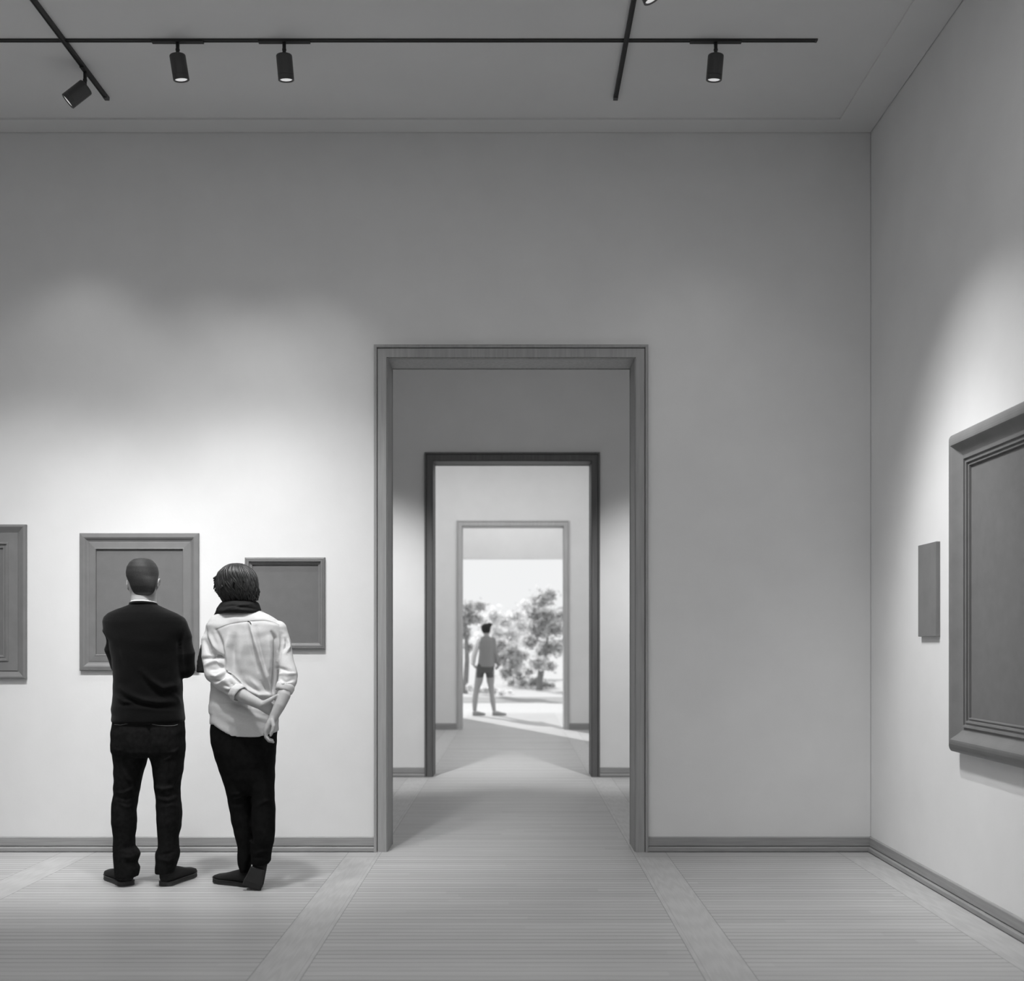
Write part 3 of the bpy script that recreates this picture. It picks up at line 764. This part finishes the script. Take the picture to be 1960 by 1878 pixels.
    b.fused('trousers', M['trousers'], t, .006, 4, lambda me: folds(me, [([(440, 1522), (455, 1520), (472, 1512)], 2.5, .006), ([(442, 1531), (460, 1527), (476, 1520)], 2.5, .006), ([(444, 1540), (462, 1538), (478, 1531)], 2.5, -.006),
            ([(490, 1545), (508, 1534), (524, 1530)], 3, .006), ([(486, 1634), (502, 1630), (518, 1628)], 2.5, .006), ([(484, 1642), (500, 1641), (517, 1645)], 2.5, -.006), ([(500, 1590), (506, 1600), (503, 1612)], 2.5, .006)], .003, 13))
    # left shoe flat on the floor, toe to the left
    hx = at(486, VY, 5.73).x
    shoe(t, (hx, 5.72, 0), math.radians(-66), .27, .088, .092, M['soledark'])
    # right shoe standing on its toe, sole turned to the viewer
    top = at(498, 1655, D-.058); toe = at(484.5, 1700.5, 5.66); toe.z = .014
    ax = (toe-top); Ls = ax.length; ax.normalize()
    sd = Vector((1, 0, 0)); sd = (sd-ax*sd.dot(ax)).normalized(); fw = sd.cross(ax); 
    if fw.y < 0: fw = -fw
    b = MB(); rr = []
    for u, w, dp, oy in ((-.12, .036, .040, .0), (.05, .038, .044, .0), (.2, .039, .052, .008), (.4, .041, .056, .012), (.6, .045, .052, .010), (.78, .049, .042, .004), (.9, .049, .032, .0), (.97, .046, .024, .0)):
        c = top+ax*Ls*u+fw*oy
        rr.append([c+sd*(math.copysign(abs(math.cos(q))**.8, math.cos(q))*w)+fw*(math.copysign(abs(math.sin(q))**.8, math.sin(q))*dp*.8) for q in [2*math.pi*i/22 for i in range(22)]])
    b.rings(rr); up = b.build('shoe', M['shoe'], t, True)
    b = MB(); rr = []
    for u, w, oy in ((.10, .030, -.030), (.13, .038, -.033), (.3, .041, -.034), (.5, .044, -.034), (.75, .051, -.034), (.95, .052, -.030), (1.02, .050, -.026)):
        c = top+ax*Ls*u+fw*(oy)
        rr.append([c+sd*w, c+sd*w-fw*.012, c+sd*(w-.006)-fw*.016, c-sd*(w-.006)-fw*.016, c-sd*w-fw*.012, c-sd*w])
    b.rings(rr); b.build('sole', M['soledark'], up)
    # body with bare forearms and hands
    b = MB()
    head = [(1082, 448, 466, .035, .0), (1086, 438, 475, .065, .0), (1094, 431, 482, .085, .003), (1104, 427, 486, .094, .004), (1116, 426, 487, .096, .005), (1128, 427, 486, .094, .007), (1140, 429, 483, .086, .014), (1150, 433, 479, .072, .024), (1158, 438, 474, .05, .035)]
    b.loft(head, D+.015, 2.15, 32)
    b.loft([(1135, 433, 482, .056), (1150, 432, 484, .057), (1165, 431, 487, .06), (1178, 425, 498, .065)], D-.008, 2.1, 28)
    face(b, at(456.5, 1118, D+.015), D)
    ear(b, 426.5, 1124, D+.015, -1); ear(b, 487, 1124, D+.015, 1)
    b.loft(torso[2:], D, 2.3, 32, .018); b.loft(pelvis, D, 2.3, 32, .014); b.loft(legL, D, 2.2, 24, .014); b.loft(legR, D, 2.2, 24, .014)
    b.tube(sL, .034, 14); b.tube(sR, .033, 14); b.tube(fL, [.036]*4, 14); b.tube(fR, [.035]*3, 14)
    # right forearm and hanging hand
    wr = at(523.5, 1374, D-.205)
    b.tube([fR[-1], at(543, 1332, D-.165), at(535, 1351, D-.190), at(528, 1365, D-.2), wr], [(.036, .036), (.036, .034), (.031, .029), (.0265, .024), (.025, .021)], 18, up=(1, 0, 0))
    # palm: broad side runs away from the viewer, back of the hand to the left
    hb = wr; b.tube([hb, at(518.5, 1383, D-.205), at(513.5, 1393, D-.203), at(509, 1402, D-.200)], [(.020, .025), (.022, .034), (.021, .040), (.014, .039)], 16, up=(1, 0, .3))
    for i, (dy, dx, L_) in enumerate(((-.031, 0, 1.0), (-.011, -.8, 1.08), (.009, -.5, 1.0), (.027, 1.2, .84))):
        base_ = (508.5+dx, 1401)
        pts = [at(base_[0]+2, base_[1]-5, D-.202+dy), at(base_[0], base_[1], D-.202+dy), at(base_[0]+.5*L_, base_[1]+9.5*L_, D-.202+dy), at(base_[0]+6.5*L_, base_[1]+16.5*L_, D-.202+dy), at(base_[0]+14.5*L_, base_[1]+18.5*L_, D-.200+dy*.9)]
        b.tube(pts, [.009, .0092, .0086, .0078, .0062], 10, up=(0, 1, 0))
    b.tube([at(521, 1380, D-.228), at(523.5, 1390, D-.243), at(521.5, 1400, D-.248), at(517.8, 1408, D-.246)], [.013, .0105, .0092, .0072], 10, up=(0, 1, 0))
    # left forearm, hand closing on the right forearm
    wl = at(498, 1349, D-.190)
    b.tube([fL[-1], at(464, 1331, D-.172), at(482, 1341, D-.184), wl], [(.035, .036), (.035, .033), (.030, .028), (.026, .022)], 18, up=(0, 0, 1))
    b.tube([wl, at(506, 1352, D-.186), at(514, 1355, D-.176), at(521, 1358, D-.163)], [(.026, .021), (.031, .019), (.036, .017), (.037, .013)], 16, up=(.3, 0, 1))
    b.tube([at(504, 1348.5, D-.194), at(514, 1342.5, D-.198), at(522, 1336.8, D-.198), at(529, 1331.5, D-.194)], [.019, .0155, .0112, .0075], 10, up=(0, 1, 0))
    for i, (dz, L_) in enumerate(((-9, 1.0), (-3, 1.06), (3.5, 1.0), (9, .82))):
        y0_ = 1357+dz
        pts = [at(517, y0_, D-.166), at(522, y0_+.8, D-.160), at(522+5*L_, y0_+1.5, D-.150), at(522+8*L_, y0_+2, D-.150), at(522+10*L_, y0_+2, D-.156)]
        b.tube(pts, [.0088, .009, .0085, .0078, .0062], 10, up=(0, 0, 1))
    b.fused('body', M['skin'], t, .004, 3)
    # scarf
    sc = [(1150, 434, 487, .070), (1154, 427, 494, .086), (1159, 424, 496.5, .094), (1165, 419.5, 498, .099), (1170, 415, 499.5, .102), (1174, 420, 498, .095)]
    b = MB(); b.loft(sc, D-.008, 2.2, 40)
    b.tube([at(430, 1160, D-.055), at(421, 1170, D-.055), at(414.5, 1179, D-.035), at(409, 1184, D+.03)], [(.030, .014), (.026, .013), (.014, .010), (.012, .012)], 14, up=(1, 0, -.6))
    b.tube([at(432, 1166, D+.06), at(415, 1195, D+.135), at(400, 1240, D+.15), at(391, 1265, D+.13), at(389.5, 1288, D+.12)], [(.04, .02), (.045, .012), (.05, .010), (.042, .010), (.042, .010)], 14, up=(1, 0, 0), round_ends=False)
    b.fused('scarf', M['scarf'], t, .005, 3, lambda me: folds(me, [([(418, 1176), (436, 1165), (460, 1159), (485, 1156)], 2, .005), ([(424, 1162), (445, 1160), (475, 1163), (498, 1168)], 2, -.006), ([(430, 1168), (455, 1166), (480, 1170)], 2, .004)], .002, 20))
    # hair: a full cap and many separate locks over it
    cap = [(1078.4, 449, 462, .030), (1081.5, 438, 469, .066), (1087, 430, 477, .088), (1096, 421.5, 484.5, .104), (1105, 418, 488.5, .110), (1116, 416, 491.5, .112), (1128, 417, 491.5, .108), (1137, 420.5, 491, .1), (1146, 424.5, 489, .088), (1155, 429, 485, .070), (1162, 436, 480, .05)]
    fr = dict(zip([r[0] for r in cap], [.03, .066, .088, .088, .066, .035, .010, -.004, -.015, -.022, -.022]))
    capr = [(y, L, R, (fr[y]+h)/2, (fr[y]-h)/2) for y, L, R, h in cap]
    b = MB(); b.loft(capr, D+.01, 2.15, 40)
    hair = b.fused('hair', M['hair'], t, .005, 3)
    rnd = random.Random(3)
    b = MB()
    ys_ = [r[0] for r in cap]
    def surf(phi, y, e):
        L = np.interp(y, ys_, [r[1] for r in cap]); R = np.interp(y, ys_, [r[2] for r in cap]); h = np.interp(y, ys_, [r[3] for r in cap])
        yc = np.interp(y, ys_, [r[4] for r in capr])
        d = D+.01+yc
        p = at((L+R)/2, y, d); hw = (R-L)/2*d/F
        return Vector((p.x+(hw+e)*math.sin(phi), d-(h+yc+e)*math.cos(phi), p.z))
    def lock(phi0, y0_, y1_, wmax, drift, wave, wv, lift, end):
        pts = []; rad = []; n_ = 11
        for j in range(n_):
            q = j/(n_-1); yy = y0_+(y1_-y0_)*q
            pts.append(surf(phi0+drift*q*q+wave*math.sin(wv+q*4.2), yy, .0015+lift*math.sin(q*math.pi)+end*q**3))
            k_ = math.sin(math.pi*min(q*.82+.10, 1))**.8
            rad.append((.0012+wmax*k_, .0012+wmax*.55*k_))
        m_ = pts[n_//2]; out = Vector((m_.x-at(455, 1115, D).x, m_.y-(D+.01), 0))
        b.tube(pts, rad, 8, up=out.cross(Vector((0, 0, 1))))
    for i in range(120):       # crown layer, combed down from the top
        phi = -2.15+4.3*i/119+rnd.uniform(-.05, .05)
        lock(phi*.97, rnd.uniform(1079.5, 1084), rnd.uniform(1112, 1128), rnd.uniform(.0025, .0055), rnd.uniform(-.22, .22), rnd.uniform(.02, .07), rnd.uniform(0, 6.28), rnd.uniform(.002, .007), rnd.uniform(-.002, .006))
    for i in range(120):       # middle layer
        phi = -1.7+3.4*i/119+rnd.uniform(-.06, .06)
        lock(phi, rnd.uniform(1098, 1108), rnd.uniform(1132, 1144), rnd.uniform(.0025, .0058), rnd.uniform(-.35, .35), rnd.uniform(.03, .09), rnd.uniform(0, 6.28), rnd.uniform(.002, .006), rnd.uniform(0, .009))
    for i in range(90):       # nape layer
        phi = -1.5+3.0*i/89+rnd.uniform(-.06, .06)
        lock(phi, rnd.uniform(1118, 1126), rnd.uniform(1146, 1156), rnd.uniform(.0025, .005), rnd.uniform(-.3, .3), rnd.uniform(.02, .08), rnd.uniform(0, 6.28), rnd.uniform(.001, .004), rnd.uniform(-.002, .004))
    # flicked ends at both sides
    for pts_ in ([(424, 1098), (417, 1104), (412, 1108), (409.5, 1113)], [(424, 1103), (416, 1108), (411, 1112), (412, 1117)], [(422, 1110), (414, 1116), (411, 1122), (409.5, 1127)], [(424, 1118), (416, 1124), (412, 1129), (413, 1132)], [(426, 1122), (418, 1130), (415, 1134), (417, 1138)],
                 [(418, 1100), (413, 1105), (410, 1107.5)], [(420, 1112), (413, 1113), (411, 1116), (412, 1121)], 
                 [(487, 1118), (492, 1128), (495, 1134), (495.5, 1140)], [(486, 1126), (492, 1136), (494, 1143), (493, 1148)], [(484, 1132), (489, 1142), (491, 1149), (488, 1151)], [(488, 1110), (493, 1120), (495, 1128), (497, 1133)]):
        for kx in range(4):
            q_ = [at(x+rnd.uniform(-1.2, 1.2), y+rnd.uniform(-1.2, 1.2), D-.015-.012*kx-.012*(1 if 425 < x < 480 else 0)*5) for x, y in pts_]
            b.tube(q_, [.0045, .0055, .0045, .002][:len(q_)], 8, up=(0, 1, 0))
    b.build('lock_layer', M['hair'], hair, True)
    return t
visitor()

# ---- distant person at the garden opening
def walker():
    D = 19.35
    t = thing('person', 'distant person in grey jacket and dark shorts at the garden opening', 'person', (at(930, VY, D).x, D, 0))
    torso = [(1217, 926, 935, .06), (1221, 920, 941, .08), (1226, 917, 945, .10), (1236, 917, 945.5, .115), (1250, 917, 945, .115), (1265, 915, 946.5, .12), (1277, 913.5, 948, .13)]
    b = MB(); b.loft(torso, D, 2.3, 28)
    sl = [at(919, 1226, D), at(911, 1242, D+.02), at(907, 1258, D+.05), at(905.5, 1270, D+.12)]
    sr = [at(943.5, 1226, D), at(947, 1245, D), at(952, 1266, D-.02), at(955, 1272, D+.06)]
    b.tube(sr, [.058, .05, .042, .04], 14)
    b.fused('jacket', M['far_top'], t, .012, 4)
    b = MB(); b.tube(sl, [.062, .055, .05, .045], 14); o = b.build('sleeve', M['far_sleeve'], t, True); o['label'] = 'left sleeve coloured white as if sunlit'
    sh = [(1270, 914, 946, .12), (1280, 911.5, 946, .125), (1288, 911, 945.5, .12), (1297, 912, 945, .11)]
    lL = [(1284, 911, 928, .09), (1297, 911, 925, .09)]; lR = [(1284, 928, 945.5, .09), (1297, 931, 945.5, .09)]
    b = MB(); b.loft(sh[:3], D, 2.3, 28); b.loft(lL, D, 2.2, 20); b.loft(lR, D, 2.2, 20)
    b.fused('shorts', M['far_shorts'], t, .012, 3)
    b = MB()
    b.loft(torso, D, 2.2, 24, .02); b.loft(sh[:3], D, 2.2, 24, .02)
    b.tube([at(919, 1284, D), at(916, 1305, D+.02), at(911.5, 1322, D+.03), at(909, 1342, D), at(908.5, 1360, D-.02), at(909, 1365, D-.02)], [.085, .075, .055, .054, .036, .036], 16)
    b.tube([at(938, 1284, D), at(939, 1305, D+.02), at(940.5, 1322, D+.05), at(943, 1340, D+.03), at(945.5, 1358, D), at(946, 1364, D)], [.085, .072, .054, .052, .035, .035], 16)
    b.loft([(1196, 927, 934, .05), (1199, 924, 937, .085), (1205, 922.5, 938.5, .1), (1211, 924, 937.5, .09), (1215, 926.5, 936, .07)], D+.01, 2.1, 24)
    b.loft([(1210, 927, 935.5, .055), (1220, 926, 936, .06)], D, 2.1, 20)
    hc = at(930.5, 1206, D+.01); face(b, hc, D)
    b.tube(sl, .03, 10); b.tube(sr, .028, 10)
    hand(b, sl[-1], (.3, .7, -.6), (1, 0, 0), 1, .4); hand(b, sr[-1], (-.2, .8, -.5), (-1, 0, 0), -1, .4)
    b.fused('body', M['skin_far'], t, .007, 3)
    b = MB(); b.loft([(1193.5, 926, 935, .04), (1196, 922, 938.5, .08), (1201, 920.5, 939.8, .1), (1207, 921.5, 939, .095), (1212, 924.5, 937, .07)], D-.012, 2.1, 24)
    b.tube([at(933, 1198, D-.02), at(938, 1196, D-.02), at(941, 1195, D-.01)], [.05, .045, .02], 10)
    b.fused('hair', M['far_hair'], t, .01, 3)
    a = at(905, VY, D); shoe(t, (at(906, VY, D).x, D-.10, 0), math.radians(52), .27, .095, .09, M['far_shoe']).data.materials[0] = M['far_shoe']
    shoe(t, (at(943, VY, D).x, D-.08, 0), math.radians(68), .27, .095, .09, M['far_shoe']).data.materials[0] = M['far_shoe']
    return t
walker()

# ------------------------------------------------------------------ garden
b = MB(); b.box(-40, 40, 20.05, 120, -.2, -.01)
struct(b.build('ground', M['ground']), 'pale sunlit garden ground beyond the opening', 'ground')

def foliage(name, label, D, blobs, nleaf, size, m, trunk=None, seed=1, group=None, flat=1.0):
    rnd = random.Random(seed)
    base = at(sum(p[0] for p in blobs)/len(blobs), VY, D)
    t = thing(name, label, 'tree' if 'tree' in name else 'bush', (base.x, D, 0), group)
    vs = []; fs = []
    tot = sum(p[2]**2 for p in blobs)
    for (px, py, r) in blobs:
        c = at(px, py, D+rnd.uniform(-.5, .5)*flat); R = r*D/F
        for i in range(int(nleaf*r*r/tot)):
            v = Vector((rnd.gauss(0, 1), rnd.gauss(0, 1), rnd.gauss(0, 1))).normalized()*R*min(abs(rnd.gauss(0, .62)), 1.45)
            v.z *= .85
            p = c+v
            if p.z < .03: continue
            a = Vector((rnd.gauss(0, 1), rnd.gauss(0, 1), rnd.gauss(0, .6))).normalized(); bb = a.cross(Vector((rnd.gauss(0, 1), rnd.gauss(0, 1), rnd.gauss(0, 1)))).normalized()
            s = size*rnd.uniform(.6, 1.3)
            k0 = len(vs); vs += [p-a*s, p+bb*s*.45, p+a*s, p-bb*s*.45]; fs.append((k0, k0+1, k0+2, k0+3))
    me = bpy.data.meshes.new('leaves'); me.from_pydata([tuple(v) for v in vs], [], fs); me.update()
    link('leaves', me, m, t)
    for (x0, x1, y1, r) in trunk or []:
        p0 = at(x0, VY, D); p0.z = -.02; p1 = at(x1, y1, D); mid = (p0+p1)/2+Vector((.04, .02, 0))
        MB().tube([p0, mid, p1], [r, r*.8, r*.5], 10, up=(1, 0, 0)).build('trunk', M['bark'], t, True)
    return t
foliage('garden_tree', 'broad grey leafy tree on the right of the garden view', 30, [(1035, 1150, 22), (1052, 1140, 16), (1020, 1175, 20), (1048, 1180, 24), (1030, 1205, 24), (1062, 1205, 22), (1015, 1230, 18), (1042, 1240, 24), (1068, 1240, 18), (1030, 1270, 18), (1012, 1285, 12), (1050, 1275, 14), (1075, 1180, 16)], 5200, .085, M['leaf'], [(1032, 1032, 1250, .10), (1032, 1050, 1200, .05)], 1)
foliage('garden_tree', 'leafy tree half hidden at the left edge of the garden view', 28, [(900, 1165, 16), (917, 1160, 12), (892, 1185, 14), (910, 1185, 13), (890, 1215, 14), (898, 1240, 10), (880, 1200, 16), (870, 1170, 20)], 2200, .085, M['leaf'], [(890, 892, 1200, .08)], 2)
foliage('garden_bush', 'pale hazy bush in the middle of the garden behind the walker', 42, [(945, 1180, 20), (965, 1190, 20), (990, 1180, 18), (930, 1195, 16), (1005, 1160, 16), (950, 1215, 22), (980, 1220, 22), (1000, 1200, 18), (925, 1225, 18)], 2600, .12, M['leaf_hazed'], [(965, 965, 1215, .1)], 3)
foliage('garden_bush', 'round grey bush right of the walker', 33, [(960, 1235, 16), (978, 1245, 17), (958, 1262, 16), (985, 1270, 17), (1000, 1255, 14), (970, 1290, 16), (995, 1295, 16), (950, 1245, 12)], 3000, .08, M['leaf'], [(975, 975, 1260, .06)], 4)
foliage('garden_bush', 'low spreading grey bush at the foot of the broad tree', 31, [(1000, 1308, 10), (1020, 1308, 11), (1040, 1310, 12), (1055, 1312, 8), (980, 1306, 9), (1030, 1302, 10)], 1500, .06, M['leaf'], None, 5)
foliage('garden_bush', 'low pale grassy bush behind the legs of the walker', 27, [(930, 1322, 9), (945, 1325, 10), (960, 1328, 9), (900, 1318, 8), (975, 1328, 8), (916, 1322, 8)], 1500, .05, M['leaf_hazed'], None, 6)
# hedge shadow put on the ground as a flat darker strip
b = MB(); b.box(-1.6, 2.0, 23.6, 26.0, -.012, .0); tag(b.build('shadow_strip', M['ground_shadow']), 'strip of ground coloured darker as hedge shadow behind the walker', 'ground_shadow')['kind'] = 'stuff'

# ------------------------------------------------------------------ sky, sun, camera
w = bpy.data.worlds.new('World'); bpy.context.scene.world = w; w.use_nodes = True
bg = w.node_tree.nodes['Background']; bg.inputs[0].default_value = (.985, .995, 1, 1); bg.inputs[1].default_value = .9
sd = bpy.data.lights.new('sun', 'SUN'); sd.energy = 4.5; sd.angle = math.radians(.8)
so = bpy.data.objects.new('sun', sd); C.objects.link(so)
dirv = Vector((.4, -.917, 0)).normalized()*math.cos(math.radians(27)); dirv.z = -math.sin(math.radians(27))
so.rotation_euler = dirv.to_track_quat('-Z', 'Y').to_euler()

cd = bpy.data.cameras.new('camera'); cam = bpy.data.objects.new('camera', cd); C.objects.link(cam)
cam.location = (0, 0, EYE); cam.rotation_euler = (math.pi/2, 0, 0)
cd.sensor_fit = 'HORIZONTAL'; cd.sensor_width = 36; cd.lens = 36*F/1960
cd.shift_x = -(VX-980)/1960; cd.shift_y = (VY-939)/1960; cd.clip_end = 300
cd.dof.use_dof = True; cd.dof.focus_distance = 6.0; cd.dof.aperture_fstop = 1.8
sc = bpy.context.scene; sc.camera = cam
vs = sc.view_settings; vs.view_transform = 'Standard'; vs.look = 'None'; vs.gamma = 1; vs.use_curve_mapping = False; vs.exposure = 0
